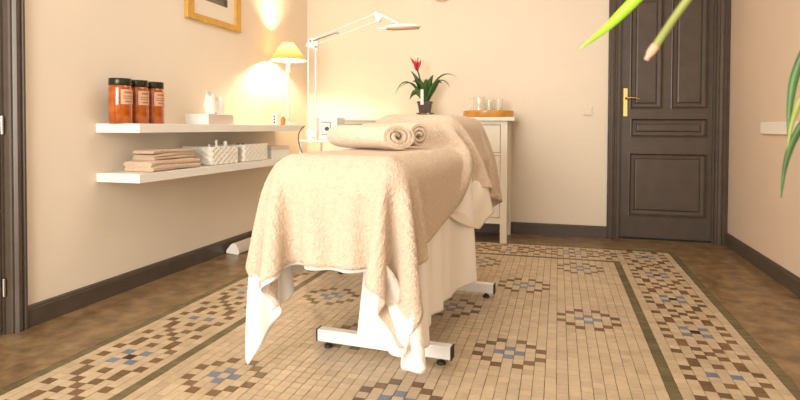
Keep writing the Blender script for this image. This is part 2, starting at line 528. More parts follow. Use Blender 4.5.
# ================================================================== SHELVES AND WHAT STANDS ON THEM
S_X1 = -2.025
S_Y0, S_Y1 = .084, 2.12
for zt, lab in ((1.009, 'upper white floating shelf, with jars, tissue box and table lamp'),
                (.730, 'lower white floating shelf, with folded towels and baskets')):
    s = MB().rbox(XL, S_X1, S_Y0, S_Y1, zt - .052, zt, .0025).build('floating_shelf', 'white_lacquer')
    tag(s, lab, 'shelf', 'white floating shelves on the left wall')
ZU, ZL = 1.009, .730

# amber jars
JL = ['amber glass jar with dark lid nearest the shelf end, leftmost of three',
      'amber glass jar with dark lid, middle one of the three',
      'amber glass jar with dark lid, rightmost of three, nearest the tissue box']
jr = .062
def jar():
    x, y = -2.185, .122
    t = thing('jar', JL[0], 'jar', (x, y, ZU), 'amber jars on the upper shelf')
    MB().lathe([(jr * .93, 0), (jr, .006), (jr, .195), (jr * .97, .206), (jr * .9, .213), (jr * .9, .216)], (x, y, ZU), 28).build('jar_body', 'amber_jar', t, smooth=True)
    ld_ = MB(); seg = 40
    ld_.lathe([(jr * .96, .214), (jr * .98, .216), (jr * .98, .248), (jr * .94, .253), (jr * .4, .2545)], (x, y, ZU), 32)
    ld_.build('lid', 'lid_green', t, smooth=True)
    lb = MB(); n = 12
    def arc(a0, a1, z0, z1, rr):
        v = []
        for k in range(n + 1):
            a = a0 + (a1 - a0) * k / n
            v += [(x + rr * math.cos(a), y + rr * math.sin(a), z0), (x + rr * math.cos(a), y + rr * math.sin(a), z1)]
        return v, [(2 * k, 2 * k + 2, 2 * k + 3, 2 * k + 1) for k in range(n)]
    lb.add(*arc(-.80, .55, ZU + .108, ZU + .190, jr + .0008))
    l = lb.build('label', 'label_paper', t, smooth=True)
    pb = MB()
    for z0, z1, a0, a1 in ((.168, .180, -.5, .3), (.150, .156, -.6, .4), (.138, .144, -.6, .3), (.118, .128, -.45, .2)):
        pb.add(*arc(a0, a1, ZU + z0, ZU + z1, jr + .0014))
    pb.build('label_print', 'label_print', l, smooth=True)
    return t
j0 = jar()
dup(j0, (-2.185, .253, ZU), JL[1]); dup(j0, (-2.185, .383, ZU), JL[2])

# tissue box
tb = thing('tissue_box', 'flat white tissue box with a tissue pulled out, on upper shelf', 'tissue box', (-2.14, .93, ZU))
bx = MB().rbox(-2.245, -2.06, .755, 1.05, ZU, ZU + .070, .003).build('box', ['white_plastic', 'pinkish_beige'], tb)
for p in bx.data.polygons:
    if p.normal.x > .9: p.material_index = 1  # room-facing side gets the darker tone, its shade painted in
def tissue(cx, cy, z0, hgt, parent, seed):
    rnd = random.Random(seed); n = 18; rows = 7; v = []
    for r in range(rows):
        tt = r / (rows - 1)
        for k in range(n):
            a = 2 * PI * k / n
            rad = (.020 + .030 * math.sin(tt * PI * .75)) * (1 - .45 * tt) * (1 + .35 * math.sin(3 * a + 2 * tt + seed) + .15 * math.sin(5 * a))
            v.append((cx + rad * .7 * math.cos(a), cy + rad * 1.25 * math.sin(a), z0 + hgt * tt * (1 + .18 * math.sin(2 * a + 1) * tt)))
    f = [(r * n + k, r * n + (k + 1) % n, (r + 1) * n + (k + 1) % n, (r + 1) * n + k) for r in range(rows - 1) for k in range(n)]
    f.append(tuple((rows - 1) * n + k for k in range(n)))
    MB().add(v, f).build('tissue', 'paper', parent, smooth=True)
tissue(-2.14, .90, ZU + .064, .145, tb, 1)
tissue(-2.135, .975, ZU + .064, .115, tb, 4)

# small things by the lamp
sb = thing('domino_box', 'small white upright box with three black dots beside the table lamp', 'box', (-2.10, 1.735, ZU))
MB().rbox(-2.125, -2.075, 1.715, 1.76, ZU, ZU + .095, .004).build('box', 'white_plastic', sb)
for z in (.022, .047, .072):
    MB().tube([(-2.100, 1.7152, ZU + z), (-2.100, 1.7135, ZU + z)], .008, 12).build('dot', 'black_rubber', sb)
ab = thing('small_bottle', 'small amber bottle with pale cap beside the table lamp', 'bottle', (-2.08, 1.83, ZU))
MB().lathe([(.018, 0), (.020, .003), (.020, .055), (.010, .066), (.010, .072)], (-2.08, 1.83, ZU), 16).build('bottle_body', 'amber_bottle', ab, smooth=True)
MB().lathe([(.012, .071), (.012, .095), (.009, .098)], (-2.08, 1.83, ZU), 16).build('cap', 'white_plastic', ab, smooth=True)

# table lamp
LX, LY = -2.135, 2.03
tl = thing('table_lamp', 'lit table lamp with flared amber shade and slim white turned stand', 'lamp', (LX, LY, ZU))
MB().lathe([(.068, 0), (.070, .006), (.066, .014), (.045, .022), (.022, .030), (.014, .045), (.017, .055), (.012, .07), (.010, .14), (.011, .24), (.014, .33), (.012, .40), (.010, .47)], (LX, LY, ZU), 20).build('stand', 'white_lacquer', tl, smooth=True)
MB().lathe([(.018, .465), (.026, .475), (.018, .488), (.022, .50), (.015, .515), (.013, .54)], (LX, LY, ZU), 20).build('socket', 'white_lacquer', tl, smooth=True)
SHB, SHT = .580, .735
sp = [(.160, SHB), (.142, SHB + .025), (.114, SHB + .065), (.086, SHB + .105), (.062, SHB + .135), (.048, SHT)]
sh = MB().lathe(sp, (LX, LY, ZU), 40, cap=False).build('lamp_shade', 'lamp_shade_cloth', tl, smooth=True)
MB().tube([(LX + .160 * math.cos(a), LY + .160 * math.sin(a), ZU + SHB) for a in [2 * PI * k / 40 for k in range(41)]], .0035, 6).build('rim', 'lamp_shade_cloth', sh)
MB().tube([(LX + .048 * math.cos(a), LY + .048 * math.sin(a), ZU + SHT) for a in [2 * PI * k / 24 for k in range(25)]], .003, 6).build('rim', 'lamp_shade_cloth', sh)
MB().lathe([(.012, .54), (.014, .555), (.026, .575), (.030, .595), (.026, .615), (.012, .630)], (LX, LY, ZU), 16).build('bulb', 'bulb_glow', tl, smooth=True)
pl = bpy.data.lights.new('lamp_light', 'POINT'); pl.energy = 62; pl.color = (1, .80, .52); pl.shadow_soft_size = .03
po = bpy.data.objects.new('lamp_light', pl); C.objects.link(po); po.location = (LX, LY, ZU + .662)
par(po, tl)

# folded towels on the lower shelf
def folded(name, x0, x1, y0, y1, z0, layers, th, seed, mname):
    """a folded towel: stacked layers joined at rounded folds on the front side, one mesh"""
    rnd = random.Random(seed)
    mb = MB(); nx, ny = 10, 8
    prof = []
    z = z0
    for l in range(layers):
        bulge = rnd.uniform(.0, .008)
        c0, c1 = x0 + rnd.uniform(0, .008), x1 - rnd.uniform(0, .010)
        ring = []
        nn = 10
        for k in range(nn + 1):
            a = -PI / 2 + PI * k / nn
            ring.append((c1 - th / 2 + th / 2 * math.cos(a), z + th / 2 + th / 2 * math.sin(a)))
        for k in range(nn + 1):
            a = PI / 2 + PI * k / nn
            ring.append((c0 + th / 2 + th / 2 * math.cos(a), z + th / 2 + th / 2 * math.sin(a)))
        n = len(ring); v = []
        for s in range(ny + 1):
            t = s / ny
            yy = y0 + (y1 - y0) * t
            e = 1 - .12 * (abs(2 * t - 1) ** 6)
            for k, (px, pz) in enumerate(ring):
                wv = .0035 * math.sin(9 * t + k * .3 + seed + l * 2) + bulge * math.sin(PI * t)
                v.append((px + (.006 * math.sin(5 * t + l + seed)), yy + .004 * math.sin(k + l), z0 + (pz - z0) * e + wv * .35))
        f = [(s * n + k, s * n + (k + 1) % n, (s + 1) * n + (k + 1) % n, (s + 1) * n + k) for s in range(ny) for k in range(n)]
        f.append(tuple(range(n - 1, -1, -1))); f.append(tuple(ny * n + k for k in range(n)))
        mb.add(v, f)
        z += th * .94
    return mb.build(name, mname, smooth=True)
o = folded('folded_towel', -2.245, -2.035, .20, .63, ZL + .001, 2, .033, 2, 'towel_tan')
tag(o, 'thick folded beige bath towel lying on the lower shelf, bottom of the pile', 'towel', 'folded towels on the lower shelf')
o = folded('folded_towel', -2.22, -2.05, .25, .61, ZL + .067, 2, .017, 5, 'towel_tan')
tag(o, 'thin folded beige hand towel directly on top of the thick bath towel', 'towel', 'folded towels on the lower shelf')
o = folded('folded_towel', -2.21, -2.06, .235, .585, ZL + .103, 1, .022, 9, 'towel_tan')
tag(o, 'single folded beige cloth topmost of the towel pile on lower shelf', 'towel', 'folded towels on the lower shelf')

# wicker baskets
def basket(label, x0, x1, y0, y1, z0, hgt, cols):
    t = thing('wicker_basket', label, 'basket', ((x0 + x1) / 2, (y0 + y1) / 2, z0), 'white wicker baskets on the lower shelf')
    rows = 6
    def wall(p0, p1, nrm, nc):
        mb = MB(); sub = 3
        NU, NV = nc * sub, rows * sub
        v = []
        for jv in range(NV + 1):
            for iu in range(NU + 1):
                a = iu / NU; b2 = jv / NV
                cu = int(min(iu / sub, nc - 1)); rv = int(min(jv / sub, rows - 1))
                sgn = 1 if (cu + rv) % 2 else -1
                bul = math.sin(PI * ((iu / sub) % 1)) * math.sin(PI * ((jv / sub) % 1))
                edge = 0 if iu in (0, NU) else 1
                off = (.0055 * sgn * bul) * edge
                fl = .985 + .03 * b2
                px = p0[0] + (p1[0] - p0[0]) * a; py = p0[1] + (p1[1] - p0[1]) * a
                v.append((px + nrm[0] * off, py + nrm[1] * off, z0 + hgt * b2))
        f = [(j2 * (NU + 1) + i2, j2 * (NU + 1) + i2 + 1, (j2 + 1) * (NU + 1) + i2 + 1, (j2 + 1) * (NU + 1) + i2) for j2 in range(NV) for i2 in range(NU)]
        o = mb.add(v, f).build('woven_side', 'wicker', t, smooth=True)
        md = o.modifiers.new('thick', 'SOLIDIFY'); md.thickness = .004; md.offset = -1
    nx = max(4, int((x1 - x0) / .030)); ny = max(4, int((y1 - y0) / .030))
    wall((x0, y0), (x1, y0), (0, -1), nx); wall((x1, y0), (x1, y1), (1, 0), ny); wall((x1, y1), (x0, y1), (0, 1), nx); wall((x0, y1), (x0, y0), (-1, 0), ny)
    MB().box(x0 + .005, x1 - .005, y0 + .005, y1 - .005, z0 + .001, z0 + .006).build('bottom', 'wicker', t)
    zz = z0 + hgt
    MB().tube([(x0, y0, zz), (x1, y0, zz), (x1, y1, zz), (x0, y1, zz), (x0, y0, zz)], .006, 8).build('rim', 'wicker', t, smooth=True)
    return t
basket('larger white wicker basket holding small white bottles, beside the folded towels', -2.275, -2.05, .775, 1.085, ZL + .003, .118, 0)
basket('smaller white wicker basket between the larger basket and the plain white box', -2.255, -2.045, 1.165, 1.50, ZL + .003, .122, 0)
# bottles in the first basket
def little_bottle(x, y, hgt, r, label):
    t = thing('toiletry_bottle', label, 'bottle', (x, y, ZL + .006), 'small white bottles in the larger basket')
    z = ZL + .006
    MB().lathe([(r * .95, 0), (r, .004), (r, hgt * .72), (r * .5, hgt * .80), (r * .45, hgt * .84)], (x, y, z), 16).build('bottle_body', 'white_plastic', t, smooth=True)
    MB().lathe([(r * .6, hgt * .83), (r * .6, hgt * .97), (r * .45, hgt)], (x, y, z), 16).build('cap', 'white_plastic', t, smooth=True)
little_bottle(-2.10, .90, .165, .017, 'tall slim white bottle in the middle of the larger basket')
little_bottle(-2.085, .985, .155, .022, 'stout white bottle at the far end of the larger basket')
little_bottle(-2.12, .845, .135, .014, 'shortest white bottle near the towels in the larger basket')
for k, (x, y) in enumerate(((-2.13, 1.22), (-2.12, 1.27))):
    o = MB().lathe([(.012, 0), (.014, .004), (.014, .105), (.010, .112), (.010, .128), (.004, .131)], (x, y, ZL + .006), 14).build('dark_vial', 'black_rubber', smooth=True)
    tag(o, ['dark vial in smaller basket, left of two', 'dark vial in smaller basket, right of two'][k], 'vial', 'dark vials in the smaller basket')
o = thing('storage_box', 'plain white lidded box at far end of the lower shelf', 'box', (-2.13, 1.74, ZL))
MB().rbox(-2.20, -2.06, 1.60, 1.90, ZL, ZL + .085, .004).build('box', 'white_plastic', o)
MB().rbox(-2.204, -2.056, 1.596, 1.904, ZL + .072, ZL + .100, .004).build('lid', 'pinkish_beige', o)

# picture on the left wall
pf = thing('picture_frame', 'gold framed picture with cream mount and dark print on left wall', 'picture', (XL, 1.18, 1.75))
fy0, fy1, fz0, fz1 = .850, 1.520, 1.755, 2.45
fwid = .075
def rail(poly, a0, a1, axis): return MB().prism(poly, a0, a1, axis)
MB().rbox(XL, XL + .030, fy0, fy0 + fwid, fz0, fz1, .004).build('rail', 'frame_gold', pf)
MB().rbox(XL, XL + .030, fy1 - fwid, fy1, fz0, fz1, .004).build('rail', 'frame_gold', pf)
MB().rbox(XL, XL + .0295, fy0 + fwid, fy1 - fwid, fz0, fz0 + .045, .004).build('rail', 'frame_gold', pf)
MB().rbox(XL, XL + .0295, fy0 + fwid, fy1 - fwid, fz1 - fwid, fz1, .004).build('rail', 'frame_gold', pf)
MB().box(XL + .001, XL + .012, fy0 + .06, fy1 - .06, fz0 + .03, fz1 - .06).build('mount', 'mat_board', pf)
MB().box(XL + .012, XL + .0135, fy0 + .17, fy1 - .17, fz0 + .165, fz1 - .17).build('print', 'dark_print', pf)

# ================================================================== CHEST OF DRAWERS
CX0, CX1, CY0, CY1, CZ = -1.80, -.219, 2.31, 2.76, 1.085
ch = thing('chest_of_drawers', 'wide white painted chest of drawers against the back wall behind massage table', 'chest', ((CX0 + CX1) / 2, 2.53, 0))
MB().rbox(CX0 - .05, CX1 + .062, CY0 - .03, CY1 + .015, CZ - .034, CZ, .006).build('top', 'chest_paint', ch)
for x in (CX0, CX1 - .058):
    for y in (CY0, CY1 - .05):
        MB().rbox(x, x + .058, y, y + .05, 0, CZ - .034, .003).build('leg', 'chest_paint', ch)
MB().box(CX1 - .048, CX1 - .010, CY0 + .05, CY1 - .05, .16, CZ - .034).box(CX0 + .010, CX0 + .048, CY0 + .05, CY1 - .05, .16, CZ - .034).box(CX0 + .04, CX1 - .04, CY1 - .03, CY1 - .015, .16, CZ - .034).box(CX0 + .03, CX1 - .03, CY0 + .03, CY1 - .03, .165, .185).build('carcass', 'chest_paint', ch)
fr = MB(); zr = [(.165, .215), (.495, .515), (.755, .775), (1.020, CZ - .034)]
for a, b2 in zr: fr.box(CX0 + .058, CX1 - .058, CY0 + .004, CY0 + .03, a, b2)
xm = (CX0 + CX1) / 2
fr.box(xm - .02, xm + .02, CY0 + .004, CY0 + .03, .215, 1.02)
fr.build('face_frame', 'chest_paint', ch)
MB().box(CX0 + .05, CX1 - .05, CY0 + .03, CY0 + .034, .19, 1.04).build('shadow_gap', 'dark_gap', ch)
for col in range(2):
    xa, xb = (CX0 + .062, xm - .024) if col == 0 else (xm + .024, CX1 - .062)
    for (z0, z1) in ((.2195, .4905), (.5195, .7505), (.7795, 1.0155)):
        d = MB().rbox(xa, xb, CY0 + .006, CY0 + .028, z0, z1, .002).build('drawer', 'chest_paint', ch)
        for kx in (.25, .75):
            xx = xa + (xb - xa) * kx
            MB().tube([(xx, CY0 + .006, (z0 + z1) / 2), (xx, CY0 - .010, (z0 + z1) / 2), (xx, CY0 - .012, (z0 + z1) / 2), (xx, CY0 - .022, (z0 + z1) / 2)], [.006, .006, .014, .012], 12).build('knob', 'chest_paint', d, smooth=True)

# tray with jug and glasses
TX, TY = -.408, 2.52
tr = thing('serving_tray', 'round honey coloured wooden tray on the chest of drawers', 'tray', (TX, TY, CZ))
MB().lathe([(.205, 0), (.222, .004), (.226, .020), (.226, .058), (.220, .060), (.214, .056), (.212, .014), (.15, .012)], (TX, TY, CZ), 48, 1, .88).build('tray_body', 'tray_wood', tr, smooth=True)
tz = CZ + .0125
jg = thing('glass_jug', 'clear glass water jug standing on the wooden tray, left of glasses', 'jug', (TX - .085, TY, tz))
jx, jy = TX - .085, TY
MB().lathe([(.040, 0), (.050, .004), (.056, .05), (.052, .10), (.046, .14), (.050, .175), (.0475, .175), (.0435, .14), (.0495, .10), (.0535, .05), (.046, .010), (.02, .008)], (jx, jy, tz), 28).build('jug_body', 'clear_glass', jg, smooth=True)
MB().tube([(jx - .047, jy, tz + .16), (jx - .075, jy, tz + .165), (jx - .09, jy, tz + .14), (jx - .088, jy, tz + .09), (jx - .07, jy, tz + .06), (jx - .054, jy, tz + .055)], .006, 10).build('handle', 'clear_glass', jg, smooth=True)
def glass(x, y, label, hgt=.115, r=.036):
    t = MB().lathe([(r * .82, 0), (r * .86, .003), (r, hgt), (r - .0025, hgt), (r * .82, .012), (r * .3, .010)], (x, y, tz), 24).build('drinking_glass', 'clear_glass', smooth=True)
    return tag(t, label, 'glass', 'tumblers on the wooden tray')
glass(TX + .012, TY - .05, 'clear tumbler on the tray right beside the jug')
glass(TX + .085, TY + .03, 'clear tumbler on the tray farthest from the jug', .155, .04)
glass(TX - .005, TY + .10, 'clear tumbler on the tray standing behind the other glasses', .15, .036)

# potted bromeliad
def blade(mb, pts, wid, nrm=None, fold=.25, tip_from=None):
    """leaf blade along pts (Vectors) with half widths wid; V-folded cross section"""
    pts = [Vector(p) for p in pts]; v = []
    for i, p in enumerate(pts):
        d = (pts[min(i + 1, len(pts) - 1)] - pts[max(0, i - 1)]).normalized()
        s = d.cross(nrm if nrm else Vector((0, 0, 1)))
        if s.length < 1e-3: s = Vector((1, 0, 0))
        s.normalize(); n = s.cross(d).normalized()
        w_ = wid[i]
        v += [p - s * w_ + n * w_ * fold, p, p + s * w_ + n * w_ * fold]
    f = []
    for i in range(len(pts) - 1):
        for q in range(2):
            f.append((i * 3 + q, i * 3 + q + 1, i * 3 + q + 4, i * 3 + q + 3))
    mb.add(v, f); return mb
def curve3(p0, p1, p2, n=12):
    p0, p1, p2 = Vector(p0), Vector(p1), Vector(p2)
    return [p0 * (1 - t) ** 2 + p1 * 2 * t * (1 - t) + p2 * t * t for t in [k / n for k in range(n + 1)]]
def leaf(name, parent, p0, p1, p2, wmax, mname, n=12, fold=.3, th=.0012, nrm=None, base=.55):
    pts = curve3(p0, p1, p2, n)
    wid = [wmax * (base + (1 - base) * min(1, k / n * 3)) * (1 - max(0, (k / n - .35) / .65) ** 1.6) + .0004 for k in range(n + 1)]
    o = blade(MB(), pts, wid, nrm, fold).build(name, mname, parent, smooth=True, fix=False)
    md = o.modifiers.new('thick', 'SOLIDIFY'); md.thickness = th
    return o
PXc, PYc = -.99, 2.50
SZ = CZ
sa = MB().lathe([(.045, 0), (.048, .004), (.040, .012), (.050, .020), (.085, .038), (.088, .042), (.084, .042), (.052, .028), (.02, .026)], (PXc, PYc, SZ), 32).build('saucer', 'clear_glass', smooth=True)
tag(sa, 'shallow clear glass saucer under the potted bromeliad', 'saucer')
pt = thing('potted_bromeliad', 'bromeliad with red flower and long arching leaves in square dark pot', 'plant', (PXc, PYc, SZ + .030))
pz = SZ + .030
pm = MB()
def sq(r, z): return [(PXc + sx * r, PYc + sy * r, pz + z) for sx, sy in ((-1, -1), (1, -1), (1, 1), (-1, 1))]
v = sq(.042, 0) + sq(.055, .098) + sq(.060, .098) + sq(.061, .118) + sq(.054, .118) + sq(.050, .095)
f = [(0, 3, 2, 1)] + [(l * 4 + q, l * 4 + (q + 1) % 4, l * 4 + 4 + (q + 1) % 4, l * 4 + 4 + q) for l in range(5) for q in range(4)] + [(20, 21, 22, 23)]
pm.add(v, f).build('pot', 'pot_brown', pt)
MB().box(PXc - .049, PXc + .049, PYc - .049, PYc + .049, pz + .094, pz + .100).build('soil', 'soil', pt)
lv = [(-.28, -.03, .09, -.17, .36), (-.22, -.07, .15, -.10, .29), (.29, .02, .25, .12, .36), (.25, -.07, .15, .13, .33), (-.125, -.05, .31, -.03, .20), (.085, -.03, .27, .03, .2),
      (.03, -.06, .23, .0, .2), (-.05, -.07, .24, -.02, .2), (.02, .08, .24, .0, .2), (-.14, .09, .22, -.07, .25), (.14, .09, .2, .09, .26), (-.12, -.10, .04, -.07, .2)]
for k, (dx, dy, dz, mx, mz) in enumerate(lv):
    leaf('leaf', pt, (PXc + dx * .03, PYc + dy * .05, pz + .09), (PXc + mx, PYc + dy * .5, pz + .09 + mz), (PXc + dx, PYc + dy, pz + .09 + dz), 0.028 if abs(dx) > .2 else .030, 'leaf_dark', fold=.4, nrm=Vector((.15, 1, .35)) if abs(dx) < .2 else None)
MB().tube(curve3((PXc - .02, PYc, pz + .1), (PXc - .03, PYc, pz + .3), (PXc - .075, PYc - .01, pz + .42), 8), .007, 8).build('flower_stalk', 'leaf_dark', pt, smooth=True)
fl = MB()
for k in range(9):
    a = 2 * PI * k / 9; q = .045 if k % 2 else .03
    z0 = pz + .40 + (k % 3) * .018
    blade(fl, curve3((PXc - .072, PYc - .01, z0), (PXc - .078 + q * .6 * math.cos(a), PYc - .01 + q * .6 * math.sin(a), z0 + .045), (PXc - .084 + q * 1.2 * math.cos(a), PYc - .01 + q * 1.2 * math.sin(a), z0 + .088), 5), [.008, .013, .014, .011, .006, .001], Vector((math.sin(a) + .01, -math.cos(a), .4)), .3)
fo = fl.build('flower', 'flower_red', pt, smooth=True, fix=False)
md = fo.modifiers.new('thick', 'SOLIDIFY'); md.thickness = .0015
MB().box(PXc - .025, PXc + .003, PYc - .070, PYc - .068, pz + .085, pz + .225).build('plant_tag', 'paper', pt)

# sconce on the back wall, high up
sc = thing('wall_sconce', 'small plaster bowl sconce high on the back wall', 'sconce', (-.89, YB, 2.3))
v = []; f = []; NS, NR = 20, 8
for r in range(NR + 1):
    b2 = PI / 2 * r / NR
    for k in range(NS + 1):
        a = PI + PI * k / NS
        rad = .125 * math.sin(b2) + .004
        v.append((-.89 + rad * math.cos(a), YB + rad * math.sin(a) * .9, 2.205 + .12 * (1 - math.cos(b2))))
f = [(r * (NS + 1) + k, r * (NS + 1) + k + 1, (r + 1) * (NS + 1) + k + 1, (r + 1) * (NS + 1) + k) for r in range(NR) for k in range(NS)]
so = MB().add(v, f).build('bowl', 'plaster', sc, smooth=True)
md = so.modifiers.new('thick', 'SOLIDIFY'); md.thickness = .006
MB().rbox(-.94, -.84, YB - .012, YB, 2.27, 2.36, .003).build('back_plate', 'plaster', sc)

# light switch
ls = thing('light_switch', 'square cream light switch on back wall left of the door', 'switch', (.455, YB, 1.145))
MB().rbox(.412, .497, YB - .010, YB, 1.105, 1.190, .004).build('plate', 'wall_paint', ls)
MB().rbox(.424, .485, YB - .015, YB - .009, 1.117, 1.172, .003).build('rocker', 'wall_paint', ls)

# white strip on the right wall
o = MB().rbox(XR - .018, XR, .85, 1.975, .958, 1.040, .004).build('wall_rail', 'ceiling_paint')
tag(o, 'pale flat horizontal rail fixed on the right wall', 'rail')

# white wedge box on the floor at the baseboard
wp = thing('floor_wedge', 'white long wedge shaped box on floor against left baseboard', 'box', (-2.22, 1.6, 0))
prof = [(-2.287, .008), (-2.187, 0), (-2.175, .012), (-2.180, .035), (-2.205, .082), (-2.225, .088), (-2.245, .080), (-2.287, .030)]
MB().prism(prof, 1.307, 2.0, 'y').build('body', 'cardboard_beige', wp)
MB().prism(prof, 1.300, 1.307, 'y').build('end_face', 'white_plastic', wp)

# ================================================================== TROLLEY, DEVICE, MAGNIFIER LAMP
tq = thing('trolley', 'white metal treatment trolley standing behind the massage table', 'trolley', (-1.42, 1.17, 0))
tx0, tx1, ty0, ty1 = -1.52, -1.20, 1.0, 1.36
for zt in (.905, .50, .18):
    MB().rbox(tx0, tx1, ty0, ty1, zt - .018, zt, .004).build('tray', 'white_metal', tq)
for x in (tx0 + .012, tx1 - .012):
    for y in (ty0 + .012, ty1 - .012):
        q = MB().tube([(x, y, .06), (x, y, .887)], .009, 8).build('post', 'white_metal', tq, smooth=True)
        MB().tube([(x - .01, y, .028), (x + .01, y, .028)], .028, 14).build('caster', 'black_rubber', q, smooth=True)
        MB().lathe([(.006, .05), (.008, .062)], (x, y, 0), 8).build('caster_stem', 'chrome', q)
dv = thing('skin_device', 'white treatment device with square dial on the trolley', 'device', (-1.385, 1.16, .905))
DX, DYY = -1.355, 1.10
MB().rbox(DX - .085, DX + .075, DYY, DYY + .16, .905, 1.062, .010).build('case', 'white_plastic', dv)
MB().rbox(DX - .038, DX + .030, DYY - .004, DYY + .002, .940, 1.030, .003).build('dial_frame', 'red_line', dv)
dp = MB().rbox(DX - .033, DX + .025, DYY - .006, DYY - .003, .946, 1.024, .002).build('dial_plate', 'white_plastic', dv)
MB().tube([(DX + .004, DYY - .004, .982), (DX + .004, DYY - .018, .982)], [.016, .013], 14).build('dial_knob', 'green_dot', dp, smooth=True)

ml = thing('magnifier_lamp', 'white magnifier lamp on a sprung double arm clamped to trolley', 'lamp', (-1.47, 1.07, .905))
E0 = Vector((-1.455, 1.06, .905)); E1 = Vector((-1.455, 1.06, 1.575)); E2 = Vector((-.93, .965, 1.70)); HC = Vector((-.765, .95, 1.635))
MB().lathe([(.030, 0), (.030, .012), (.014, .018), (.014, .05)], tuple(E0), 16).build('clamp', 'white_metal', ml, smooth=True)
off = Vector((.055, 0, 0))
def bar(a, b2, r, name, mtn='white_metal'): return MB().tube([a, b2], r, 10).build(name, mtn, ml, smooth=True)
bar(E0 + Vector((-.022, 0, .03)), E1 + Vector((-.022, 0, 0)), .0065, 'lower_arm'); bar(E0 + Vector((.034, 0, .03)), E1 + Vector((.034, 0, -.03)), .0065, 'lower_arm')
MB().rbox(E0.x - .035, E0.x + .045, E0.y - .012, E0.y + .012, E0.z + .02, E0.z + .07, .004).build('lower_bracket', 'white_metal', ml)
MB().prism([(E1.x - .04, E1.z - .02), (E1.x + .05, E1.z - .05), (E1.x + .055, E1.z + .03), (E1.x - .01, E1.z + .03)], E1.y - .011, E1.y + .011, 'y').build('elbow', 'white_metal', ml)
bar(E1 + Vector((0, 0, .02)), E2 + Vector((-.02, 0, .035)), .0045, 'upper_arm'); bar(E1 + Vector((.045, 0, -.012)), E2 + Vector((.0, 0, -.012)), .0045, 'upper_arm')
bar(E1 + Vector((.02, -.012, .012)), E1.lerp(E2, .40) + Vector((0, -.012, .004)), .005, 'spring', 'chrome')
for k, p in enumerate((E1 + Vector((0, -.014, .012)), E1 + Vector((.04, -.014, -.03)), E1.lerp(E2, .40) + Vector((0, -.014, .004)), E2 + Vector((-.02, -.012, .035)), E2 + Vector((0, -.012, -.012)))):
    MB().tube([p, p + Vector((0, .028, 0))], .009, 10).build('joint_screw', 'chrome', ml, smooth=True)
MB().prism([(E2.x - .035, E2.z + .045), (E2.x - .015, E2.z - .022), (E2.x + .035, E2.z + .018)], E2.y - .008, E2.y + .008, 'y').build('wrist', 'white_metal', ml)
MB().tube([E2 + Vector((.025, 0, .016)), HC + Vector((-.05, 0, .035)), HC + Vector((-.03, 0, .015))], .006, 8).build('head_bracket', 'white_metal', ml, smooth=True)
TILT = Matrix.Translation(HC) @ Matrix.Rotation(math.radians(7), 4, 'X') @ Matrix.Translation(-HC)
hd = MB().lathe([(.072, -.006), (.095, -.010), (.110, -.007), (.116, .001), (.110, .008), (.090, .014), (.070, .015), (.070, .010)], tuple(HC), 36).xform(TILT).build('head_ring', 'white_plastic', ml, smooth=True)
MB().lathe([(.070, .002), (.072, .004), (.071, .007), (.045, .012), (.015, .014)], tuple(HC), 28).xform(TILT).build('lens', 'lens_glass', hd, smooth=True)
MB().tube([(HC.x + (.10 + .003) * math.cos(a), HC.y + .103 * math.sin(a), HC.z - .009) for a in [2 * PI * k / 32 for k in range(33)]], .005, 8).xform(TILT).build('light_tube', 'frame_gold', hd, smooth=True)
MB().rbox(HC.x - .165, HC.x - .10, HC.y - .018, HC.y + .018, HC.z - .010, HC.z + .004, .005).xform(TILT).build('head_handle', 'white_plastic', hd)
cb = MB().tube(curve3((-1.46, .97, 1.00), (-1.54, .95, .95), (-1.465, .96, .80), 10) + curve3((-1.46, .96, .79), (-1.45, .96, .76), (-1.40, .97, .775), 5), .004, 8)
o = cb.build('power_cable', 'cable_grey', smooth=True)
tag(o, 'dark power cable looping down beside the trolley post', 'cable')

# ================================================================== MASSAGE TABLE
TH = math.radians(4)
TD = Vector((math.sin(TH), math.cos(TH), 0)); TA = Vector((math.cos(TH), -math.sin(TH), 0))
F0 = Vector((-.60, -.52, 0))
MT = Matrix((TA, TD, Vector((0, 0, 1)))).transposed().to_4x4(); MT.translation = F0
mt_ = thing('massage_table', 'white framed massage table on bar feet under towel and sheets', 'table', (F0.x + TD.x * .9, F0.y + TD.y * .9, 0))
ZT = .862
MB().rbox(-.30, .23, .01, 1.01, ZT - .09, ZT - .005, .03, 3).xform(MT).build('seat_pad', 'vinyl', mt_, smooth=True)
MB().rbox(-.29, .165, 1.06, 1.80, ZT - .09, ZT + .165, .10, 4).xform(MT).build('raised_pad', 'vinyl', mt_, smooth=True)
MB().rbox(-.27, .20, .05, 1.78, ZT - .13, ZT - .09, .004).xform(MT).build('frame', 'white_metal', mt_)
for t in (.345, 1.315):
    fb = MB().rbox(-.265, .355, t - .022, t + .022, .028, .083, .004).xform(MT).build('foot_bar', 'white_metal', mt_)
    for s, x in ((-1, -.265), (1, .355)):
        MB().rbox(min(x, x + s * .006), max(x, x + s * .006), t - .023, t + .023, .027, .084, .002).xform(MT).build('end_cap', 'black_rubber', fb)
        MB().lathe([(.018, 0), (.020, .004), (.017, .012), (.008, .016), (.008, .03)], tuple(MT @ Vector((x - s * .045, t, 0))), 16).build('levelling_foot', 'black_rubber', fb, smooth=True)
    # trapezoid upright
    MB().prism([(-.07, .083), (.17, .083), (.12, .74), (.00, .74)], t - .016, t + .016, 'y').xform(MT).build('upright', 'white_metal', mt_)
MB().rbox(.03, .09, .345, 1.315, .26, .31, .004).xform(MT).build('stretcher', 'white_metal', mt_)

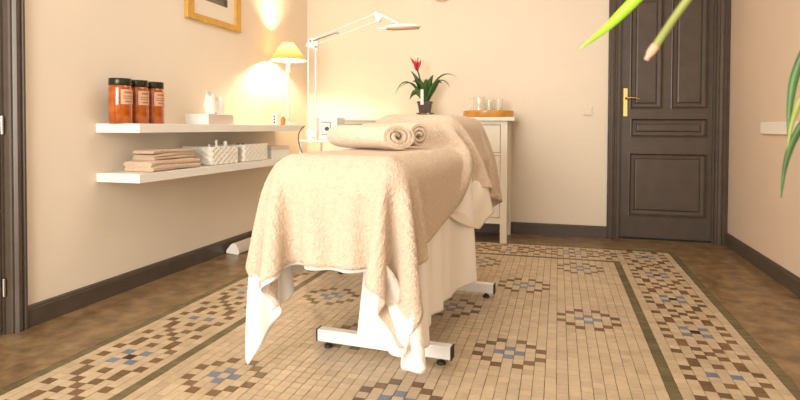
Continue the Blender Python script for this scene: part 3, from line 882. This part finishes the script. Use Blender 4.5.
# ---- draped linen: a small cloth solver -------------------------------------
UC, UH = -.035, .275      # centre and half width of the padded top, table space
BOXES = [(np.array([UC, .91, ZT - .0825 - .005]), np.array([UH, .91, .0825]), .075),
         (np.array([UC - .028, 1.43, ZT + .020]), np.array([UH - .022, .40, .164]), .10)]
def collide(p, off):
    for c, hf, r in BOXES:
        d = p - c; s = np.sign(d); s[s == 0] = 1
        q = np.abs(d) - (hf - r)
        o = np.maximum(q, 0); ln = np.linalg.norm(o, axis=-1)
        dist = np.where(ln > 0, ln, q.max(-1)) - r
        g = np.zeros_like(p)
        m1 = ln > 1e-9
        g[m1] = s[m1] * o[m1] / ln[m1][:, None]
        m2 = ~m1
        if m2.any():
            ax = q[m2].argmax(-1); gg = np.zeros((m2.sum(), 3)); gg[np.arange(len(ax)), ax] = s[m2][np.arange(len(ax)), ax]; g[m2] = gg
        pen = np.maximum(off - dist, 0)
        p = p + g * pen[:, None]
    p[:, 2] = np.maximum(p[:, 2], .012)
    return p
PROF = [(-1, ZT), (.94, ZT), (.985, ZT + .010), (1.015, ZT + .045), (1.035, ZT + .10), (1.065, ZT + .15), (1.12, ZT + .176), (1.25, ZT + .184), (1.60, ZT + .183), (1.76, ZT + .165), (1.83, ZT + .12), (1.86, ZT - .1), (1.86, ZT - .6)]
pt_ = np.array(PROF); sl = np.concatenate([[0], np.cumsum(np.linalg.norm(np.diff(pt_, axis=0), axis=1))]) - 1.0
def prof(v): return np.interp(v, sl, pt_[:, 0]), np.interp(v, sl, pt_[:, 1])

def drape(U, V, off, seed, steps=260, iters=10, init=None, follow=None, bend=.04, flare=0., pin_u=.225, g=3.0):
    """U, V (n x m) cloth coordinates in metres; returns draped positions in table space"""
    rng = np.random.RandomState(seed)
    n, m_ = U.shape
    t, z = prof(V)
    X = np.stack([U, t, z + off], -1)
    pin = (np.abs(U - UC) < np.where(V > .93, .15, pin_u)) & (V > .05)
    P = X.copy()
    nz = rng.normal(0, 1, (n, m_))
    for _ in range(4):
        nz = (nz + np.roll(nz, 1, 0) + np.roll(nz, -1, 0) + np.roll(nz, 1, 1) + np.roll(nz, -1, 1)) / 5
    P[..., 2] += np.where(pin, 0, nz * .02)
    if init is not None: P = init.copy()
    if follow is not None:
        fm, fp = follow                       # where the towel lies on it the sheet follows the towel's inside
        X = np.where(fm[..., None], fp, X); pin = pin | fm
        P = np.where(fm[..., None], fp, P)
    ex = np.maximum(np.abs(U - UC) - UH, 0)
    UV = np.stack([U, V + flare * np.maximum(V, 0) * ex], -1)
    con = []
    def addc(a, b, k):
        ra = np.linalg.norm(UV[a] - UV[b], axis=-1); con.append((a, b, ra, k))
    S = slice
    for st in (0, 1):
        e = n - 1 - ((n - 1 - st) % 2)
        addc((S(st, n - 1, 2), S(None)), (S(st + 1, n, 2), S(None)), 1)
        addc((S(None), S(st, m_ - 1, 2)), (S(None), S(st + 1, m_, 2)), 1)
    for st in (0, 1):
        addc((S(st, n - 1, 2), S(0, m_ - 1)), (S(st + 1, n, 2), S(1, m_)), .35)
        addc((S(st, n - 1, 2), S(1, m_)), (S(st + 1, n, 2), S(0, m_ - 1)), .35)
    for st in range(4):
        if n > st + 2: addc((S(st, n - 2, 4), S(None)), (S(st + 2, n, 4), S(None)), bend)
        if m_ > st + 2: addc((S(None), S(st, m_ - 2, 4)), (S(None), S(st + 2, m_, 4)), bend)
    wgt = np.where(pin, 0., 1.)
    prev = P.copy(); dt = 1 / 60
    und = None
    for k in range(steps):
        damp = .97 if k < steps * .7 else .90
        vel = (P - prev) * damp
        prev = P.copy()
        acc = np.zeros_like(P); acc[..., 2] = -g
        P = P + (vel + acc * dt * dt) * wgt[..., None]
        for it in range(iters):
            for a, b, r, kk in con:
                pa, pb = P[a], P[b]
                d = pb - pa; l = np.linalg.norm(d, axis=-1) + 1e-9
                wa, wb = wgt[a], wgt[b]; sw = wa + wb; sw = np.where(sw == 0, 1, sw)
                c = (kk * (l - r) / l / sw)[..., None] * d
                P[a] = pa + c * wa[..., None]; P[b] = pb - c * wb[..., None]
            if it % 3 == 2 or it == iters - 1:
                q = collide(P.reshape(-1, 3), off).reshape(n, m_, 3)
                P = np.where(pin[..., None], X, q)
    return P

def normals(P):
    du = np.gradient(P, axis=0); dv = np.gradient(P, axis=1)
    nn = np.cross(du, dv); return nn / (np.linalg.norm(nn, axis=-1, keepdims=True) + 1e-9)

def cloth(v0, v1, left, right, res, **kw):
    """left/right: overhang as function of v"""
    nv = int((v1 - v0) / res) + 1
    vv = np.linspace(v0, v1, nv)
    lw = np.array([UH - UC + left(v) for v in vv]); rw = np.array([UH + UC + right(v) for v in vv])
    nu = int((lw.max() + rw.max()) / res) + 1
    s = np.linspace(0, 1, nu)
    U = -lw[None] + (lw + rw)[None] * s[:, None]
    V = np.repeat(vv[None], nu, 0)
    return U, V, drape(U, V, **kw)

def cloth_obj(name, P, mname, thick, label, cat):
    n, m_ = P.shape[:2]
    v = [tuple(MT @ Vector(p)) for p in P.reshape(-1, 3)]
    f = [(i * m_ + j, (i + 1) * m_ + j, (i + 1) * m_ + j + 1, i * m_ + j + 1) for i in range(n - 1) for j in range(m_ - 1)]
    o = MB().add(v, f).build(name, mname, smooth=True, fix=False)
    for p in o.data.polygons: p.use_smooth = True
    md = o.modifiers.new('sub', 'SUBSURF'); md.levels = 1; md.render_levels = 1
    md = o.modifiers.new('thick', 'SOLIDIFY'); md.thickness = thick; md.offset = 0
    return tag(o, label, cat)

RES = .027
TV0, TV1 = -.385, 2.12
t_left = lambda v: .34
t_right = lambda v: .46 - .19 * (min(v, .95) + .385) + .22 * min(1, max(0, (v - .95) / .3))
_, _, Pt = cloth(TV0, TV1, t_left, t_right, RES, off=.020, seed=11, steps=230, bend=.08, flare=.12)
cloth_obj('beige_towel', Pt, 'towel_terry', .009, 'large beige terry towel draped over massage table and raised headrest', 'towel')
nt_ = normals(Pt)
def towel_inside(U, V, gap, margin=.085):
    n, m_ = Pt.shape[:2]
    lw = np.vectorize(lambda v: UH - UC + t_left(v))(V); rw = np.vectorize(lambda v: UH + UC + t_right(v))(V)
    mask = (V > TV0 + margin) & (U > -lw + margin) & (U < rw - margin)
    a = np.clip((U + lw) / (lw + rw) * (n - 1), 0, n - 1.001); b = np.clip((V - TV0) / (TV1 - TV0) * (m_ - 1), 0, m_ - 1.001)
    ai, bi = a.astype(int), b.astype(int); fa, fb = (a - ai)[..., None], (b - bi)[..., None]
    Q = Pt - nt_ * gap
    pos = Q[ai, bi] * (1 - fa) * (1 - fb) + Q[ai + 1, bi] * fa * (1 - fb) + Q[ai, bi + 1] * (1 - fa) * fb + Q[ai + 1, bi + 1] * fa * fb
    return mask, pos
Us, Vs, Ps = cloth(-.40, .98, lambda v: .63 - .22 * max(0, v + .4) - .5 * max(0, v - .3), lambda v: .58 + .10 * min(1, (v + .4) / .45) - .10 * max(0, v - .2), RES, off=.009, seed=5, steps=150, flare=.45)
Ps = drape(Us, Vs, off=.009, seed=5, steps=170, init=Ps, follow=towel_inside(Us, Vs, .012), flare=.45, g=5.0, bend=.02)
cloth_obj('white_sheet', Ps, 'sheet_cotton', .002, 'white cotton sheet with long hanging corners over the table front', 'sheet')
Uu, Vu, Pu = cloth(.35, 1.95, lambda v: .30, lambda v: .12 + .36 * min(1, (v - .35) / .6) - .08 * max(0, v - .95), RES, off=.004, seed=3, steps=100)
Pu = drape(Uu, Vu, off=.004, seed=3, steps=90, init=Pu, follow=towel_inside(Uu, Vu, .016))
cloth_obj('under_sheet', Pu, 'sheet_cotton_shaded', .002, 'under sheet, darkened as shade, hanging at the rear right side of massage table', 'sheet')

# ---- rolled towels on the table ----------------------------------------------
def roll(name, end, far, rx, rz, label, turns, seed):
    """towel rolled into a spiral; `end` is the centre of the visible spiral end, `far` the other end"""
    end, far = Vector(end), Vector(far)
    ax = (far - end); L = ax.length; ax.normalize()
    side = ax.cross(Vector((0, 0, 1))).normalized()
    th = .014
    n = int(turns * 26)
    cen = []
    for k in range(n + 1):
        t = k / n
        a = 2 * PI * turns * t
        r = .08 + .92 * t ** .72
        cen.append((math.cos(a) * (rx - th * .5) * r, math.sin(a) * (rz - th * .5) * r))
    rnd = random.Random(seed)
    out, inn = [], []
    for k in range(n + 1):
        p = Vector((*cen[k], 0)); d = Vector((*cen[min(k + 1, n)], 0)) - Vector((*cen[max(0, k - 1)], 0)); d.normalize()
        nn = Vector((d.y, -d.x, 0)); hw = th * .5 * (1 if 2 < k < n - 2 else .5)
        out.append(p + nn * hw); inn.append(p - nn * hw)
    ring = out + inn[::-1]
    N = len(ring); v = []; f = []
    ts = [-.012 / L, 0, .04, .2, .4, .6, .8, .96, 1.0]
    for s, t in enumerate(ts):
        for k, p in enumerate(ring):
            kk = k if k <= n else N - 1 - k
            rr = kk / n
            sag = 1 + .05 * math.sin(6 * t + seed + rr * 3)
            q = .965 if s in (0, len(ts) - 1) else 1
            lead = .010 * math.sin(rr * 17 + seed) + (1 - rr) * .004
            v.append(end + ax * (L * t + lead * (1 if s < 3 else .3)) + side * p.x * sag * q + Vector((0, 0, 1)) * p.y * q * sag)
    for s in range(len(ts) - 1):
        for k in range(N):
            k2 = (k + 1) % N
            f.append((s * N + k, s * N + k2, (s + 1) * N + k2, (s + 1) * N + k))
    for s in (0, len(ts) - 1):
        for k in range(n):
            f.append((s * N + k, s * N + k + 1, s * N + N - 2 - k, s * N + N - 1 - k))
    o = MB().add(v, f).build(name, 'towel_pale', smooth=True)
    return tag(o, label, 'towel', 'rolled towels on the massage table')
ZR = ZT + .026
roll('rolled_towel', (-.510, -.04, ZR + .063), (-.885, .20, ZR + .063), .098, .064, 'pale rolled towel in front, its flattened spiral end facing the viewer', 3.1, 1)
roll('rolled_towel', (-.475, .215, ZR + .066), (-.82, .40, ZR + .066), .066, .067, 'pale rolled towel lying behind the other roll', 2.6, 4)

# ================================================================== LEAFY PLANT BESIDE THE CAMERA (only leaf tips reach the view)
gp = thing('potted_dracaena', 'tall potted plant at right whose long green leaf tips reach in', 'plant', (.95, -1.62, 0))
gx, gy = .95, -1.62
MB().lathe([(.12, 0), (.13, .01), (.17, .28), (.18, .30), (.18, .33), (.165, .33), (.155, .29)], (gx, gy, 0), 28).build('pot', 'clay', gp, smooth=True)
MB().lathe([(.156, .27), (.156, .29), (.1, .292)], (gx, gy, 0), 20).build('soil', 'soil', gp)
MB().tube([(gx, gy, .28), (gx + .01, gy, .7), (gx - .005, gy, 1.1), (gx, gy, 1.42)], [.022, .02, .017, .014], 10).build('stem', 'pot_brown', gp, smooth=True)
def ray_pt(x, y, d):
    return CAM + (fw + r2 * ((x - 407.86) / 551.13) + u2 * ((138.96 - y) / 551.13)) * d
crown = Vector((gx, gy, 1.42))
def path(pts, n=5):
    pts = [Vector(p) for p in pts]; out = []
    for i in range(len(pts) - 1):
        a, b_, c, d = pts[max(i - 1, 0)], pts[i], pts[i + 1], pts[min(i + 2, len(pts) - 1)]
        for k in range(n):
            t = k / n
            out.append(.5 * (2 * b_ + (c - a) * t + (2 * a - 5 * b_ + 4 * c - d) * t * t + (3 * b_ - a - 3 * c + d) * t ** 3))
    return out + [pts[-1]]
def long_leaf(pts, wmax, mname, end=0.0, taper=.45, nrm=Vector((.3, 1, .2)), name='leaf', parent=None):
    p = path(pts); n = len(p) - 1
    wid = [wmax * max(end, (1 - max(0, (k / n - taper) / (1 - taper)) ** 1.5)) + .0003 for k in range(n + 1)]
    o = blade(MB(), p, wid, nrm, .15).build(name, mname, parent or gp, smooth=True, fix=False)
    md = o.modifiers.new('thick', 'SOLIDIFY'); md.thickness = .0009
    return o
long_leaf([crown, ray_pt(780, -150, .86), ray_pt(680, -45, .93), ray_pt(633, 2, .96), ray_pt(605, 29, .975), ray_pt(580, 49, .985)], .0092, 'leaf_bright', taper=.62)
lo = long_leaf([crown, ray_pt(860, -190, .62), ray_pt(740, -70, .68), ray_pt(687, 0, .71), ray_pt(664, 33, .718), ray_pt(655, 47, .72)], .0052, 'leaf_olive', end=.85)
long_leaf([ray_pt(656, 45.5, .7195), ray_pt(651, 52, .7215), ray_pt(646, 60, .723)], .0050, 'leaf_tip', end=.5, name='dry_tip', parent=lo)
long_leaf([crown, ray_pt(900, -90, .82), ray_pt(820, 25, .92), ray_pt(797, 70, .95), ray_pt(790, 105, .96), ray_pt(788, 142, .965)], .0068, 'leaf_dark', taper=.6)
long_leaf([crown, ray_pt(930, -20, .85), ray_pt(838, 80, .96), ray_pt(800, 128, 1.0), ray_pt(786, 162, 1.02), ray_pt(781, 198, 1.03)], .0062, 'leaf_dark', taper=.6)
long_leaf([crown, ray_pt(930, -60, .80), ray_pt(850, 40, .88), ray_pt(806, 92, .91), ray_pt(793, 120, .925), ray_pt(787, 150, .93)], .0055, 'leaf_olive', taper=.55)
for k in range(7):
    a = -1.2 + k * .55
    dx, dy = math.cos(a), math.sin(a) * .9
    leaf('leaf', gp, crown, crown + Vector((dx * .2, dy * .2, .25)), crown + Vector((dx * .5, dy * .5, -.05 - .05 * (k % 3))), .015, 'leaf_dark', 12, .2)
bpy.context.view_layer.update()
